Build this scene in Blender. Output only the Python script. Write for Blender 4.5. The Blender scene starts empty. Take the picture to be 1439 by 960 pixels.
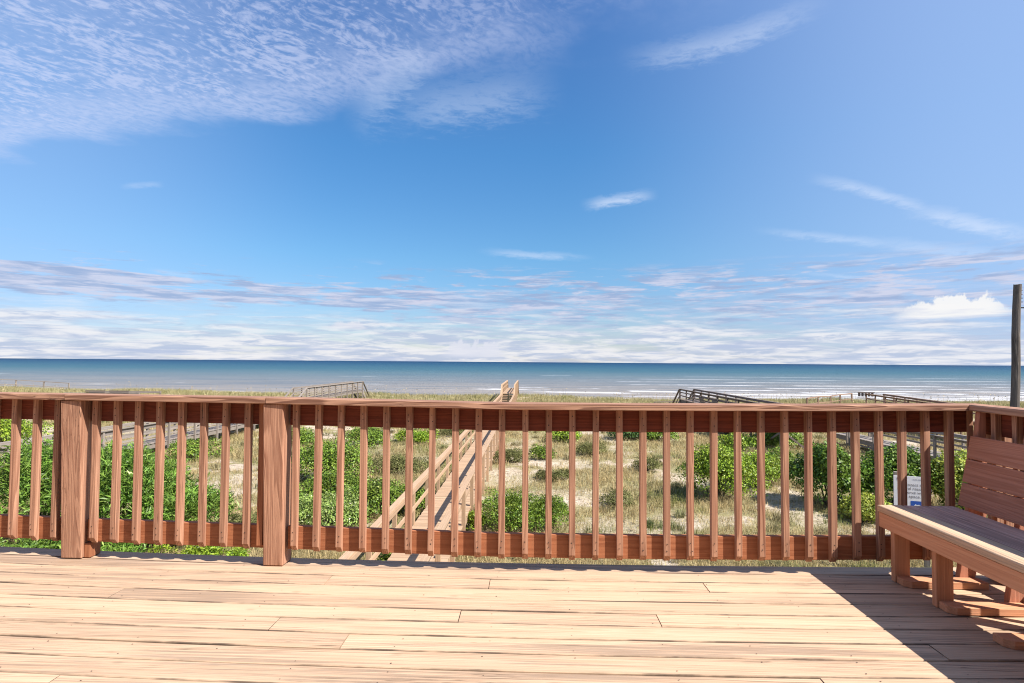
import bpy, math, random
import numpy as np
from mathutils import Vector, Matrix, Euler

random.seed(7)
rng = np.random.default_rng(11)
R = math.radians
scene = bpy.context.scene
col = scene.collection
EYE = 1.30            # camera height above the deck (deck surface is z = 0)
GZ = -3.2             # general level of the dune field
SEA = -6.7

# ------------------------------------------------------------------ noise (numpy)
def _hash(ix, iy, s):
    n = (ix.astype(np.int64) * 374761393 + iy.astype(np.int64) * 668265263 + s * 974634777) & 0x7fffffff
    n = ((n ^ (n >> 13)) * 1274126177) & 0x7fffffff
    n = (n ^ (n >> 16)) & 0x7fffffff
    return n / float(0x7fffffff)
def vnoise(x, y, s=0):
    x = np.asarray(x, float); y = np.asarray(y, float)
    ix = np.floor(x); iy = np.floor(y)
    fx = x - ix; fy = y - iy
    fx = fx * fx * (3 - 2 * fx); fy = fy * fy * (3 - 2 * fy)
    a = _hash(ix, iy, s); b = _hash(ix + 1, iy, s); c = _hash(ix, iy + 1, s); d = _hash(ix + 1, iy + 1, s)
    return (a * (1 - fx) + b * fx) * (1 - fy) + (c * (1 - fx) + d * fx) * fy
def fbm(x, y, s=0, o=4):
    t = 0; a = .5; n = 0
    for i in range(o):
        t = t + a * vnoise(np.asarray(x) * 2 ** i + 17.3 * i, np.asarray(y) * 2 ** i - 9.1 * i, s + i); n += a; a *= .55
    return t / n
def sst(a, b, x):
    t = np.clip((np.asarray(x, float) - a) / (b - a), 0, 1)
    return t * t * (3 - 2 * t)

def ground_h(x, y):
    x = np.asarray(x, float); y = np.asarray(y, float)
    h = GZ + .34 * (fbm(x / 5.5, y / 5.5, 3) - .5) + .10 * (fbm(x / 1.1, y / 1.1, 9, 3) - .5)
    crest = np.interp(x, [-90, -40, -10, 15, 60], [-2.45, -2.55, -2.85, -2.95, -3.0]) + .75 * (fbm(x / 11, y / 14, 21, 3) - .5)
    yc = 63 + 5 * (fbm(x / 40., 0 * y, 5, 2) - .5)
    up = sst(yc - 15, yc - 1, y)
    h = h * (1 - up) + (crest + .16 * (fbm(x / 2.2, y / 2.2, 31, 3) - .5)) * up
    dn = sst(yc + 1, yc + 24, y)
    h = h * (1 - dn) + (-5.5) * dn
    b = np.clip((y - 88) / 36., 0, 3)
    h = np.where(y > 88, -5.5 - 1.2 * b, h)
    return h
def gh(x, y): return float(ground_h(x, y))

# bare sand places (x, y, rx, ry) seen between the plants, and matted grass
BARE = [(-10.5, 20.5, 2.8, 4.2), (4.8, 16.5, 2.0, 1.2), (10.0, 15.8, 3.0, 1.3), (8.3, 17.8, 1.0, 2.8), (1.2, 19.2, 2.2, 1.5), (2.2, 15.6, 1.8, 1.5), (1.5, 25, 2.6, 1.5),
        (-4.8, 26.3, 1.8, 1.6), (4.6, 31, .8, 5), (6.0, 22.4, 1.8, 1.6), (-1.0, 22.0, 1.4, 2.2), (-.5, 31, 1.2, 5), (-4.4, 32, 2.2, 2.5), (-9.2, 34, 2.0, 4), (-10, 26, 2, 1.4),
        (12.5, 25, 2.6, 3), (-28, 34, 8, 3), (-24, 57, 8, 4), (-38, 60, 9, 3), (20, 55, 6, 3), (2.5, 58, 3, 2), (40, 60, 7, 3)]
def bare_mask(x, y):
    m = np.zeros_like(np.asarray(x, float))
    w = 1.3 * (fbm(np.asarray(x) / 1.3, np.asarray(y) / 1.3, 77, 4) - .5)
    for bx, by, rx, ry in BARE:
        d = np.sqrt(((x - bx) / rx) ** 2 + ((y - by) / ry) ** 2) + w
        m = np.maximum(m, 1 - sst(.55, 1.15, d))
    return m * .8
def grass_cover(x, y):
    n = fbm(np.asarray(x) / 2.6, np.asarray(y) / 2.6, 50, 4)
    n = n * .7 + .3 * fbm(np.asarray(x) / .7, np.asarray(y) / .7, 91, 3)
    c = sst(.30, .50, n) * (1 - .85 * bare_mask(x, y))
    crest = sst(50, 58, y) * (1 - sst(68, 74, y))
    c = np.maximum(c, crest * sst(.34, .5, fbm(np.asarray(x) / 6, np.asarray(y) / 5, 61, 3)))
    return c * (1 - sst(70, 76, y))

# ------------------------------------------------------------------ node helpers
class NT:
    def __init__(s, tree): s.t = tree; s.N = tree.nodes; s.L = tree.links
    def new(s, ty, **kw):
        n = s.N.new(ty)
        for k, v in kw.items(): setattr(n, k, v)
        return n
    def put(s, sock, v):
        if isinstance(v, bpy.types.NodeSocket): s.L.new(v, sock)
        elif v is not None:
            if isinstance(v, (tuple, list)) and sock.type == 'RGBA' and len(v) == 3: v = (*v, 1)
            sock.default_value = v
    def m(s, op, a, b=None, c=None, clamp=False):
        n = s.new('ShaderNodeMath', operation=op, use_clamp=clamp)
        for i, v in enumerate((a, b, c)):
            if v is not None: s.put(n.inputs[i], v)
        return n.outputs[0]
    def add(s, a, b): return s.m('ADD', a, b)
    def sub(s, a, b): return s.m('SUBTRACT', a, b)
    def mul(s, a, b): return s.m('MULTIPLY', a, b)
    def vm(s, op, a, b=None):
        n = s.new('ShaderNodeVectorMath', operation=op); s.put(n.inputs[0], a)
        if b is not None: s.put(n.inputs[1], b)
        return n.outputs[0]
    def mr(s, v, a, b, c=0., d=1., smooth=True):
        n = s.new('ShaderNodeMapRange', interpolation_type='SMOOTHSTEP' if smooth else 'LINEAR')
        for i, q in enumerate((v, a, b, c, d)): s.put(n.inputs[i], q)
        return n.outputs[0]
    def noise(s, vec, scale=5., detail=4., rough=.5, dist=0., out=0):
        n = s.new('ShaderNodeTexNoise'); s.put(n.inputs['Vector'], vec)
        s.put(n.inputs['Scale'], scale); s.put(n.inputs['Detail'], detail); s.put(n.inputs['Roughness'], rough); s.put(n.inputs['Distortion'], dist)
        return n.outputs[out]
    def mapping(s, vec, scale=(1, 1, 1), loc=(0, 0, 0), rot=(0, 0, 0)):
        n = s.new('ShaderNodeMapping'); s.put(n.inputs[0], vec)
        s.put(n.inputs['Location'], loc); s.put(n.inputs['Rotation'], rot); s.put(n.inputs['Scale'], scale)
        return n.outputs[0]
    def mix(s, f, a, b, blend='MIX'):
        n = s.new('ShaderNodeMix', data_type='RGBA', blend_type=blend)
        s.put(n.inputs[0], f); s.put(n.inputs[6], a); s.put(n.inputs[7], b)
        return n.outputs[2]
    def ramp(s, f, stops):
        n = s.new('ShaderNodeValToRGB'); s.put(n.inputs[0], f)
        e = n.color_ramp.elements
        while len(e) < len(stops): e.new(.5)
        for i, (p, c) in enumerate(stops): e[i].position = p; e[i].color = (*c, 1) if len(c) == 3 else c
        return n.outputs[0]
    def xyz(s, v):
        n = s.new('ShaderNodeSeparateXYZ'); s.put(n.inputs[0], v); return n.outputs
    def comb(s, x, y, z):
        n = s.new('ShaderNodeCombineXYZ')
        for i, v in enumerate((x, y, z)): s.put(n.inputs[i], v)
        return n.outputs[0]

def material(name):
    m = bpy.data.materials.new(name); m.use_nodes = True
    t = NT(m.node_tree); p = t.N['Principled BSDF']
    return m, t, p
def simple(name, rgb, rough=.7, metal=0., spec=.3, var=.12, scale=20.):
    m, t, p = material(name)
    co = t.new('ShaderNodeTexCoord').outputs['Object']
    n = t.noise(co, scale, 5)
    c = t.mix(t.mr(n, .3, .7), tuple(v * (1 - var) for v in rgb), tuple(min(1, v * (1 + var)) for v in rgb))
    t.put(p.inputs['Base Color'], c)
    p.inputs['Roughness'].default_value = rough; p.inputs['Metallic'].default_value = metal
    p.inputs['Specular IOR Level'].default_value = spec
    return m

def wood(name, axis, base, dark, grey=None, greyamt=0., crack=.5, figure=.5, rough=.75, spec=.25, knots=.0, fine=1.0, bump=.5, vary=.25, streak=0.):
    """sawn board; grain runs along the given object axis"""
    m, t, p = material(name)
    co = t.new('ShaderNodeTexCoord').outputs['Object']
    rp = t.new('ShaderNodeNewGeometry').outputs['Random Per Island']
    ro = t.new('ShaderNodeObjectInfo').outputs['Random']
    r1 = t.add(t.mul(rp, 13.7), t.mul(ro, 29.3))
    off = t.comb(t.mul(r1, 3.1), t.mul(r1, 1.7), t.mul(r1, 2.3))
    co = t.vm('ADD', co, off)
    def sc(al, ac):
        v = [ac, ac, ac]; v['XYZ'.index(axis)] = al; return tuple(v)
    # growth-ring figure
    warp = t.noise(t.mapping(co, sc(.7, 3.5)), 1.6, 2, .5)
    ringv = t.noise(t.mapping(co, sc(.28, 9.0)), 1.7, 2, .45, .5)
    ring = t.m('FRACT', t.mul(t.add(ringv, t.mul(warp, .15)), 9.0))
    ring = t.m('MULTIPLY', t.mr(ring, 0., .75, 0., 1.), t.mr(ring, .86, 1., 1., 0.))
    fib = t.noise(t.mapping(co, sc(1.6, 95.)), 1.0 * fine, 5, .65)
    blot = t.noise(t.mapping(co, sc(.9, 4.)), 1.3, 4, .6)
    f = t.add(t.mul(ring, figure), t.mul(t.mr(fib, .25, .75), 1 - figure))
    c = t.mix(f, base, dark)
    c = t.mix(t.mr(blot, .35, .75, 0., .35), c, tuple(v * .72 for v in base))
    rv = t.new('ShaderNodeHueSaturation'); t.put(rv.inputs['Color'], c)
    rr = t.m('FRACT', t.mul(r1, 7.31))
    t.put(rv.inputs['Value'], t.add(1 - vary / 2, t.mul(rr, vary)))
    c = rv.outputs[0]
    if grey:
        g = t.noise(t.mapping(co, sc(.9, 62.)), 1.4, 6, .74)
        g2 = t.noise(t.mapping(co, sc(.35, 4.)), 1.0, 3, .5)
        ga = t.mul(t.mr(t.add(g, t.mul(t.sub(g2, .5), .75)), .50, .66), greyamt)
        c = t.mix(ga, c, grey)
    # checks / cracks: long thin dark lines
    ck = t.noise(t.mapping(co, sc(.42, 34.)), 1.5, 3, .55, .4)
    ck1 = t.mr(t.m('ABSOLUTE', t.sub(ck, .5)), .0, .012, 1., 0.)
    gate = t.mr(t.noise(t.mapping(co, sc(.8, 6.)), 1.2, 3, .5), .5, .66)
    ckf = t.mul(t.mul(ck1, gate), crack)
    c = t.mix(ckf, c, tuple(v * .22 for v in dark))
    if streak:
        s1 = t.noise(t.mapping(co, sc(.9, 130.)), 1.2, 4, .6)
        s2 = t.mr(t.noise(t.mapping(co, sc(.5, 9.)), 1.1, 3, .55), .46, .62)
        c = t.mix(t.mul(t.mul(t.mr(s1, .54, .62), s2), streak), c, tuple(v * .5 for v in dark))
    hgt = t.add(t.mul(fib, .35), t.mul(ring, .35))
    hgt = t.sub(hgt, t.mul(ckf, 1.4))
    if knots:
        vo = t.new('ShaderNodeTexVoronoi'); t.put(vo.inputs['Vector'], t.mapping(co, sc(2.2, 5.5))); t.put(vo.inputs['Scale'], 1.)
        kn = t.mr(vo.outputs['Distance'], .03, .09, knots, 0.)
        c = t.mix(kn, c, tuple(v * .45 for v in dark))
    t.put(p.inputs['Base Color'], c)
    p.inputs['Roughness'].default_value = rough; p.inputs['Specular IOR Level'].default_value = spec
    b = t.new('ShaderNodeBump'); b.inputs['Strength'].default_value = bump; b.inputs['Distance'].default_value = .0035
    t.put(b.inputs['Height'], hgt); t.L.new(b.outputs[0], p.inputs['Normal'])
    return m

# ------------------------------------------------------------------ colours
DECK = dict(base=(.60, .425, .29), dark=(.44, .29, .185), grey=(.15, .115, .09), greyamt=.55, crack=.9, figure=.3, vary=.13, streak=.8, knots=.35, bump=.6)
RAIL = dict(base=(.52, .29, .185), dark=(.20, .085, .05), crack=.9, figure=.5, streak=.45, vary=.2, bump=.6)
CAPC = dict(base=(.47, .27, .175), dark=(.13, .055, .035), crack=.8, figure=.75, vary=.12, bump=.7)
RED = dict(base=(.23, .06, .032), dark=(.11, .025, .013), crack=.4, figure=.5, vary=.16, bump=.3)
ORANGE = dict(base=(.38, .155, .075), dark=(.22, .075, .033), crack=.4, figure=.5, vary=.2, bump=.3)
BENCH = dict(base=(.56, .26, .17), dark=(.38, .15, .09), crack=.5, figure=.45, vary=.14, knots=.5, bump=.4)
BFRONT = dict(base=(.66, .34, .195), dark=(.48, .21, .11), crack=.4, figure=.3, vary=.14, knots=.4, bump=.4)
SEATC = dict(base=(.74, .47, .37), dark=(.34, .19, .15), grey=(.17, .11, .09), greyamt=.6, streak=.8, crack=.9, figure=.4, vary=.12, bump=.7)
WALK = dict(base=(.50, .35, .225), dark=(.30, .19, .115), crack=.6, figure=.3, vary=.25, bump=.3)
GREYW = dict(base=(.34, .295, .255), dark=(.15, .125, .105), crack=.8, streak=.6, figure=.3, vary=.3, bump=.4)
DARKW = dict(base=(.23, .18, .15), dark=(.10, .08, .07), crack=.5, figure=.3, vary=.3, bump=.4)
BROWNW = dict(base=(.33, .22, .15), dark=(.16, .10, .07), crack=.5, figure=.3, vary=.3, bump=.4)
_W = {}
def W(kind, axis):
    key = (kind, axis)
    if key not in _W:
        _W[key] = wood(f'{kind}_wood_{axis.lower()}', axis, **{'deck': DECK, 'rail': RAIL, 'cap': CAPC, 'red': RED, 'orange': ORANGE, 'bench': BENCH, 'benchfront': BFRONT, 'seat': SEATC,
                                                            'walk': WALK, 'grey': GREYW, 'charred': DARKW, 'brown': BROWNW}[kind])
    return _W[key]

# ------------------------------------------------------------------ mesh building
class MB:
    def __init__(s): s.v = []; s.f = []
    def mesh_add(s, vs, fs):
        b = len(s.v); s.v += [tuple(p) for p in vs]; s.f += [tuple(b + i for i in q) for q in fs]; return s
    def box(s, lo, hi, M=None):
        x0, y0, z0 = lo; x1, y1, z1 = hi
        vs = [(x0, y0, z0), (x1, y0, z0), (x1, y1, z0), (x0, y1, z0), (x0, y0, z1), (x1, y0, z1), (x1, y1, z1), (x0, y1, z1)]
        if M is not None: vs = [tuple(M @ Vector(p)) for p in vs]
        return s.mesh_add(vs, [(0, 3, 2, 1), (4, 5, 6, 7), (0, 1, 5, 4), (1, 2, 6, 5), (2, 3, 7, 6), (3, 0, 4, 7)])
    def prism(s, poly, axis, a, b):
        """poly in the other two axes (cyclic order), extruded along axis from a to b"""
        def P(u, v, w): return {'X': (w, u, v), 'Y': (u, w, v), 'Z': (u, v, w)}[axis]
        n = len(poly)
        vs = [P(u, v, a) for u, v in poly] + [P(u, v, b) for u, v in poly]
        fs = [tuple(range(n - 1, -1, -1)), tuple(range(n, 2 * n))] + [(i, (i + 1) % n, n + (i + 1) % n, n + i) for i in range(n)]
        return s.mesh_add(vs, fs)
    def beam(s, a, b, w, h):
        """box of width w (horizontal) and height h from point a to b, centred"""
        a = Vector(a); b = Vector(b); d = (b - a); L = d.length; d.normalize()
        side = d.cross(Vector((0, 0, 1)))
        if side.length < 1e-4: side = Vector((1, 0, 0))
        side.normalize(); up = side.cross(d)
        vs = []
        for q in (a, b):
            for sx, sz in ((-1, -1), (1, -1), (1, 1), (-1, 1)): vs.append(q + side * (sx * w / 2) + up * (sz * h / 2))
        return s.mesh_add(vs, [(0, 3, 2, 1), (4, 5, 6, 7), (0, 1, 5, 4), (1, 2, 6, 5), (2, 3, 7, 6), (3, 0, 4, 7)])
    def run(s, xs, prof, fy, fz):
        """a profile (y, z) carried along x with offsets fy(x), fz(x)"""
        n = len(prof); vs = []
        for x in xs:
            for (a, b) in prof: vs.append((x, a + fy(x), b + fz(x)))
        fs = [tuple(range(n)), tuple((len(xs) - 1) * n + i for i in range(n - 1, -1, -1))]
        for k in range(len(xs) - 1):
            for i in range(n):
                j = (i + 1) % n
                fs.append((k * n + j, k * n + i, (k + 1) * n + i, (k + 1) * n + j))
        return s.mesh_add(vs, fs)
    def build(s, name, mat, parent=None, loc=(0, 0, 0), bevel=0., local=True, fix=True, smooth=False):
        me = bpy.data.meshes.new(name)
        o_ = Vector(parent.location) if (parent is not None and local) else Vector(loc)
        if parent is not None and parent.parent is not None and local: o_ = o_ + Vector(parent.parent.location)
        me.from_pydata([(p[0] - o_.x, p[1] - o_.y, p[2] - o_.z) for p in s.v], [], s.f)
        if fix:
            import bmesh
            bm = bmesh.new(); bm.from_mesh(me); bmesh.ops.recalc_face_normals(bm, faces=bm.faces); bm.to_mesh(me); bm.free()
        me.update()
        me.materials.append(mat)
        if smooth:
            for pl in me.polygons: pl.use_smooth = True
        o = bpy.data.objects.new(name, me); col.objects.link(o)
        if parent is not None: o.parent = parent
        else: o.location = loc
        if bevel:
            b = o.modifiers.new('edge', 'BEVEL'); b.width = bevel; b.segments = 2; b.limit_method = 'ANGLE'; b.angle_limit = R(40)
        return o
def np_mesh(name, V, F, mat, parent=None, loc=(0, 0, 0)):
    """V (n,3), F (m,k) all faces the same size"""
    me = bpy.data.meshes.new(name)
    V = np.ascontiguousarray(V, dtype=np.float32); F = np.ascontiguousarray(F, dtype=np.int32)
    k = F.shape[1]
    me.vertices.add(len(V)); me.vertices.foreach_set('co', (V - np.asarray(loc, dtype=np.float32)).ravel())
    me.loops.add(F.size); me.loops.foreach_set('vertex_index', F.ravel())
    me.polygons.add(len(F)); me.polygons.foreach_set('loop_start', np.arange(0, F.size, k, dtype=np.int32))
    me.update(calc_edges=True); me.validate()
    me.materials.append(mat)
    o = bpy.data.objects.new(name, me); col.objects.link(o)
    if parent is not None: o.parent = parent
    else: o.location = loc
    return o
def thing(name, label, cat, loc=(0, 0, 0), rz=0., group=None):
    o = bpy.data.objects.new(name, None); col.objects.link(o)
    o.empty_display_size = .2
    o.location = loc; o.rotation_euler = (0, 0, rz); o['label'] = label; o['category'] = cat
    if group: o['group'] = group
    return o
def chrect(y0, y1, z0, z1, c=.004):
    return [(y0 + c, z0), (y1 - c, z0), (y1, z0 + c), (y1, z1 - c), (y1 - c, z1), (y0 + c, z1), (y0, z1 - c), (y0, z0 + c)]

# ------------------------------------------------------------------ deck
def bow(x): return .010 * (x + .1) ** 2
def capz(x): return float(np.interp(x, [-6, -3.9, -3.3, -1.744, -.761, -.2, .667, 1.74, 2.74], [1.071, 1.070, 1.0695, 1.064, 1.053, 1.0435, 1.0449, 1.0496, 1.059]))
EDGE = 3.735
BALF = EDGE - .168        # front face of the balusters
def sag(x): return capz(x) - 1.0603
XR = 2.67                 # inner edge of the side cap
DX0, DX1, DY0 = -7.2, 2.87, -2.4

mb = MB(); pitch = .1445; gap = .009
joints = [(-.24, 3.42), (-.36, 2.99), (-1.26, 2.83), (-.86, 2.66), (-2.3, 3.19), (-1.2, 3.33), (-3.0, 2.80), (1.02, 3.34), (.65, 2.90), (1.75, 3.26), (1.85, 2.72), (-3.4, 3.5)]
jr = {}
for jx, jy in joints: jr.setdefault(int((EDGE + bow(jx) - jy) / pitch), []).append(jx)
nails = MB()
rk = 0
r0 = random.Random(3)
while EDGE - rk * pitch > DY0:
    y1 = EDGE - rk * pitch; y0 = y1 - pitch + gap
    cuts = sorted(jr.get(rk, []))
    if not cuts or rk > 9: cuts = sorted(cuts + [r0.uniform(-6.5, -4.2), r0.uniform(2.4, 2.9) if rk < 9 else r0.uniform(-2, 2)])
    ends = [DX0] + cuts + [DX1]
    for a, b in zip(ends[:-1], ends[1:]):
        if b - a < .1: continue
        n = max(2, int((b - a) / .35) + 1)
        xs = list(np.linspace(a + .002, b - .002, n))
        dz = r0.uniform(-.0018, .0012); ph = r0.uniform(0, 9); am = r0.uniform(.0005, .0022)
        mb.run(xs, chrect(y0, y1, -.038, 0, .0035), lambda x, ph=ph, am=am: bow(x) + am * math.sin(x * 1.7 + ph), lambda x, dz=dz, ph=ph: dz + .001 * math.sin(x * 1.1 + ph))
    k = DX0 + .1
    while k < DX1:
        for yy in (y0 + .03, y1 - .03):
            if r0.random() < .6:
                nx = k + r0.uniform(-.014, .014); ny = yy + r0.uniform(-.008, .008) + bow(nx); rr = r0.uniform(.0022, .0040)
                nails.mesh_add([(nx + rr * math.cos(q * math.pi / 3), ny + rr * math.sin(q * math.pi / 3), .0022) for q in range(6)], [tuple(range(6))])
        k += .406
    rk += 1
deck = mb.build('deck_floor', W('deck', 'X')); deck['kind'] = 'structure'
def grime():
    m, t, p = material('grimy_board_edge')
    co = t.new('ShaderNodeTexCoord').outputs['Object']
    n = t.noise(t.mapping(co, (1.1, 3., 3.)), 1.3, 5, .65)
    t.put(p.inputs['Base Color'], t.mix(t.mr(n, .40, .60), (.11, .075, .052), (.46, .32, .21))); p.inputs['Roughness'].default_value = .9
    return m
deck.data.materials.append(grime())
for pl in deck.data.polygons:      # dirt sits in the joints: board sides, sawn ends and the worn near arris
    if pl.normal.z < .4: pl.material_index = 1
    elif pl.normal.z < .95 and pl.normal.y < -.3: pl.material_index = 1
o = nails.build('nail_heads', simple('rusty_nail', (.07, .045, .035), .7), deck, fix=False); o['kind'] = 'stuff'
# framing below the boards
mb = MB()
mb.run(list(np.linspace(DX0, DX1, 24)), chrect(EDGE - .06, EDGE - .02, -.28, -.04), bow, lambda x: 0)
mb.box((DX1 - .06, DY0, -.28), (DX1 - .02, EDGE - .02, -.04))
xk = DX0 + .1
while xk < DX1 - .1: mb.box((xk - .019, DY0, -.24), (xk + .019, EDGE - .07, -.0385)); xk += .406
mb.build('joist_frame', W('orange', 'X'), deck)
for px_ in (-6.8, -4.4, -2.0, .4, 2.6):
    g = gh(px_, 3.3)
    MB().box((px_ - .07, 3.3, g - .3), (px_ + .07, 3.44, -.241)).build('support_post', W('orange', 'Z'), deck)

# ------------------------------------------------------------------ front railing
rail = thing('deck_railing', 'long red-brown railing across the seaward deck edge, with two thick posts and slim balusters', 'railing', (-1.6, EDGE, 0), group='railings around the deck')
CAPF = EDGE - .23
def xs(a, b, st=.22): return list(np.linspace(a, b, max(2, int((b - a) / st) + 1)))
capjoin = [(-6.6, -3.02), (-3.017, -1.672), (-1.668, XR + .0)]
for i, (a, b) in enumerate(capjoin):
    if i < 2:
        MB().run(xs(a, b), chrect(CAPF, CAPF + .145, 1.0223, 1.0603, .004), bow, sag).build('cap_rail', W('cap', 'X'), rail)
    else:   # mitred at the corner
        m_ = MB(); m_.run(xs(a, b), chrect(CAPF, CAPF + .145, 1.0223, 1.0603, .004), bow, sag)
        n = 8; L_ = len(m_.v) - n
        for q in range(n):
            x_, y_, z_ = m_.v[L_ + q]; m_.v[L_ + q] = (x_ + (y_ - CAPF - bow(XR)) * 1.0 - .0015, y_, z_)
        m_.build('cap_rail', W('cap', 'X'), rail)
for a, b in ((-6.6, -3.06), (-2.91, -1.70), (-1.55, XR + .085)):
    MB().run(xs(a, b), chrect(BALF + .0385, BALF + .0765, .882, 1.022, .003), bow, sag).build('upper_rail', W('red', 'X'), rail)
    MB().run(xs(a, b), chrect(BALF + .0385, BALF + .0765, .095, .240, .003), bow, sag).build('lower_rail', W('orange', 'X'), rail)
def bal_prof():      # side outline (y, z) with the chamfered foot
    return [(0, .128), (.026, .092), (.038, .092), (.038, 1.0215), (0, 1.0215)]
bal_x = [-3.123 - .155 * i for i in range(0, 22)] + [-2.855 + .1484 * i for i in range(8)] + [-1.50 + .1463 * i for i in range(28)]
for i, x in enumerate(bal_x):
    w = .019 + random.uniform(-.0012, .0012); y = BALF + bow(x) + random.uniform(-.0015, .0015); dz = sag(x)
    tl = random.uniform(-.004, .004)
    m_ = MB().prism([(y + a, b + dz + (random.uniform(-.004, .004) if b < .2 else -.0005)) for a, b in bal_prof()], 'X', x - w, x + w)
    m_.v = [(vx + tl * (vz - .9), vy, vz) for vx, vy, vz in m_.v]
    m_.build('baluster', W('rail', 'Z'), rail, bevel=.0022)
def big_post(x, yf, w, side_block):
    s_ = sag(x)
    m_ = MB().box((x - w / 2, yf, .0025), (x + w / 2, yf + .135, 1.0215 + s_))
    m_.v = [(a, b - .045 * (c - .05), c) for a, b, c in m_.v]
    p = m_.build('post', W('rail', 'Z'), rail, bevel=.006)
    return p
big_post(-2.985, CAPF + bow(-2.985) + .055, .136, 1)
big_post(-1.625, CAPF + bow(-1.625) + .055, .128, 1)
# block behind the left post foot
MB().box((-2.915, BALF + .0 + bow(-2.9) + .02, .002), (-2.875, BALF + bow(-2.9) + .115, .094)).build('foot_block', W('orange', 'Z'), rail, bevel=.004)
# slim upright nailed beside each post on the outer side
for x in (-1.72, 2.60):
    y = BALF + bow(x)
    MB().box((x - .019, y, .12 + sag(x)), (x + .019, y + .038, 1.021 + sag(x))).build('baluster', W('rail' if x > 0 else 'orange', 'Z'), rail, bevel=.002)

nm = MB()
for x in bal_x:
    y = BALF + bow(x) - .0022; dz = sag(x)
    for zz in (.975, .925, .205, .165):
        nx = x + random.uniform(-.006, .006); zz += dz + random.uniform(-.008, .008); r_ = random.uniform(.003, .0045)
        nm.mesh_add([(nx + r_ * math.cos(q * math.pi / 3), y, zz + r_ * math.sin(q * math.pi / 3)) for q in range(6)], [tuple(range(6))])
o = nm.build('nail_heads', bpy.data.materials['rusty_nail'], rail, fix=False); o['kind'] = 'stuff'

# ------------------------------------------------------------------ side railing
side = thing('deck_railing', 'short railing along the right deck side, running behind the built-in bench', 'railing', (XR + .1, 1.5, 0), group='railings around the deck')
yc = CAPF + bow(XR); zc = sag(XR)
m_ = MB().prism(chrect(XR, XR + .145, 1.0223 + zc, 1.0603 + zc, .004), 'Y', -1.2, yc)
k = len(m_.v) // 2
for q in range(k, 2 * k):
    x_, y_, z_ = m_.v[q]; m_.v[q] = (x_, y_ + (x_ - XR) * 1.0 + .0015, z_)
m_.build('cap_rail', W('cap', 'Y'), side)
SB = XR + .055
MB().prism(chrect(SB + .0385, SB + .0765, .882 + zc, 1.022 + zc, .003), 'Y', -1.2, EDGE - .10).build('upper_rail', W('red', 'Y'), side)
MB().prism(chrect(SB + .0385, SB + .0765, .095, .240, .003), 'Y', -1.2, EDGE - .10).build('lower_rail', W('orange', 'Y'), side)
yy = 3.475
while yy > -1.1:
    x0 = SB + random.uniform(-.001, .001)
    MB().prism([(x0 + a, b + zc - .0005) for a, b in [(0, .128), (.026, .092), (.038, .092), (.038, 1.0215), (0, 1.0215)]], 'Y', yy - .016, yy + .016).build('baluster', W('rail', 'Z'), side, bevel=.0022)
    yy -= .1463
# corner post
MB().box((SB - .002, BALF + bow(XR) - .012 + .04, .0025), (SB + .036, BALF + bow(XR) + .0375, 1.0215 + zc)).build('corner_post', W('rail', 'Z'), side, bevel=.004)
MB().box((SB + .0785, EDGE - .10 - .14, .0025), (SB + .142, EDGE - .101, 1.02 + zc)).build('post', W('rail', 'Z'), side, bevel=.004)

# ------------------------------------------------------------------ unseen house, added behind the camera to block sky light on the railing
house = thing('sky_block_house', 'unseen tan lap-sided house wall added behind the deck to block sky light, with a glass sliding door', 'house', (-2, DY0 - .1, GZ))
HW = simple('tan_siding', (.36, .27, .20), .8)
m_ = MB(); zz = GZ
while zz < 4.6:
    m_.prism([(DY0 - .13, zz), (DY0 - .10, zz), (DY0 - .118, zz + .2), (DY0 - .13, zz + .2)], 'X', -14, -1.0)
    m_.prism([(DY0 - .13, zz), (DY0 - .10, zz), (DY0 - .118, zz + .2), (DY0 - .13, zz + .2)], 'X', 1.4, 9)
    if zz > 2.1 or zz < -.2: m_.prism([(DY0 - .13, zz), (DY0 - .10, zz), (DY0 - .118, zz + .2), (DY0 - .13, zz + .2)], 'X', -1.0, 1.4)
    zz += .2
m_.box((-14, DY0 - 8, GZ), (9, DY0 - .3, 4.6))
m_.build('wall', HW, house)
dr = MB()
for a_, b_ in ((-.998, -.90), (.15, .25), (1.30, 1.398)): dr.box((a_, DY0 - .14, .01), (b_, DY0 - .08, 2.1))
dr.box((-.998, DY0 - .14, 2.1), (1.398, DY0 - .08, 2.18))
fr_ = dr.build('sliding_door', simple('door_white', (.7, .7, .68), .5), house)
MB().box((-.9, DY0 - .13, .02), (1.3, DY0 - .12, 2.1)).build('glass', simple('dark_glass', (.03, .035, .04), .08, 0, .6), fr_)
MB().prism([(DY0 - 8.6, 4.6), (DY0 + .3, 4.6), (DY0 + .3, 4.72), (DY0 - 4, 6.6), (DY0 - 8.6, 4.72)], 'X', -14.5, 9.5).build('roof', simple('roof_shingle', (.12, .11, .10), .9), house)

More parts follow.
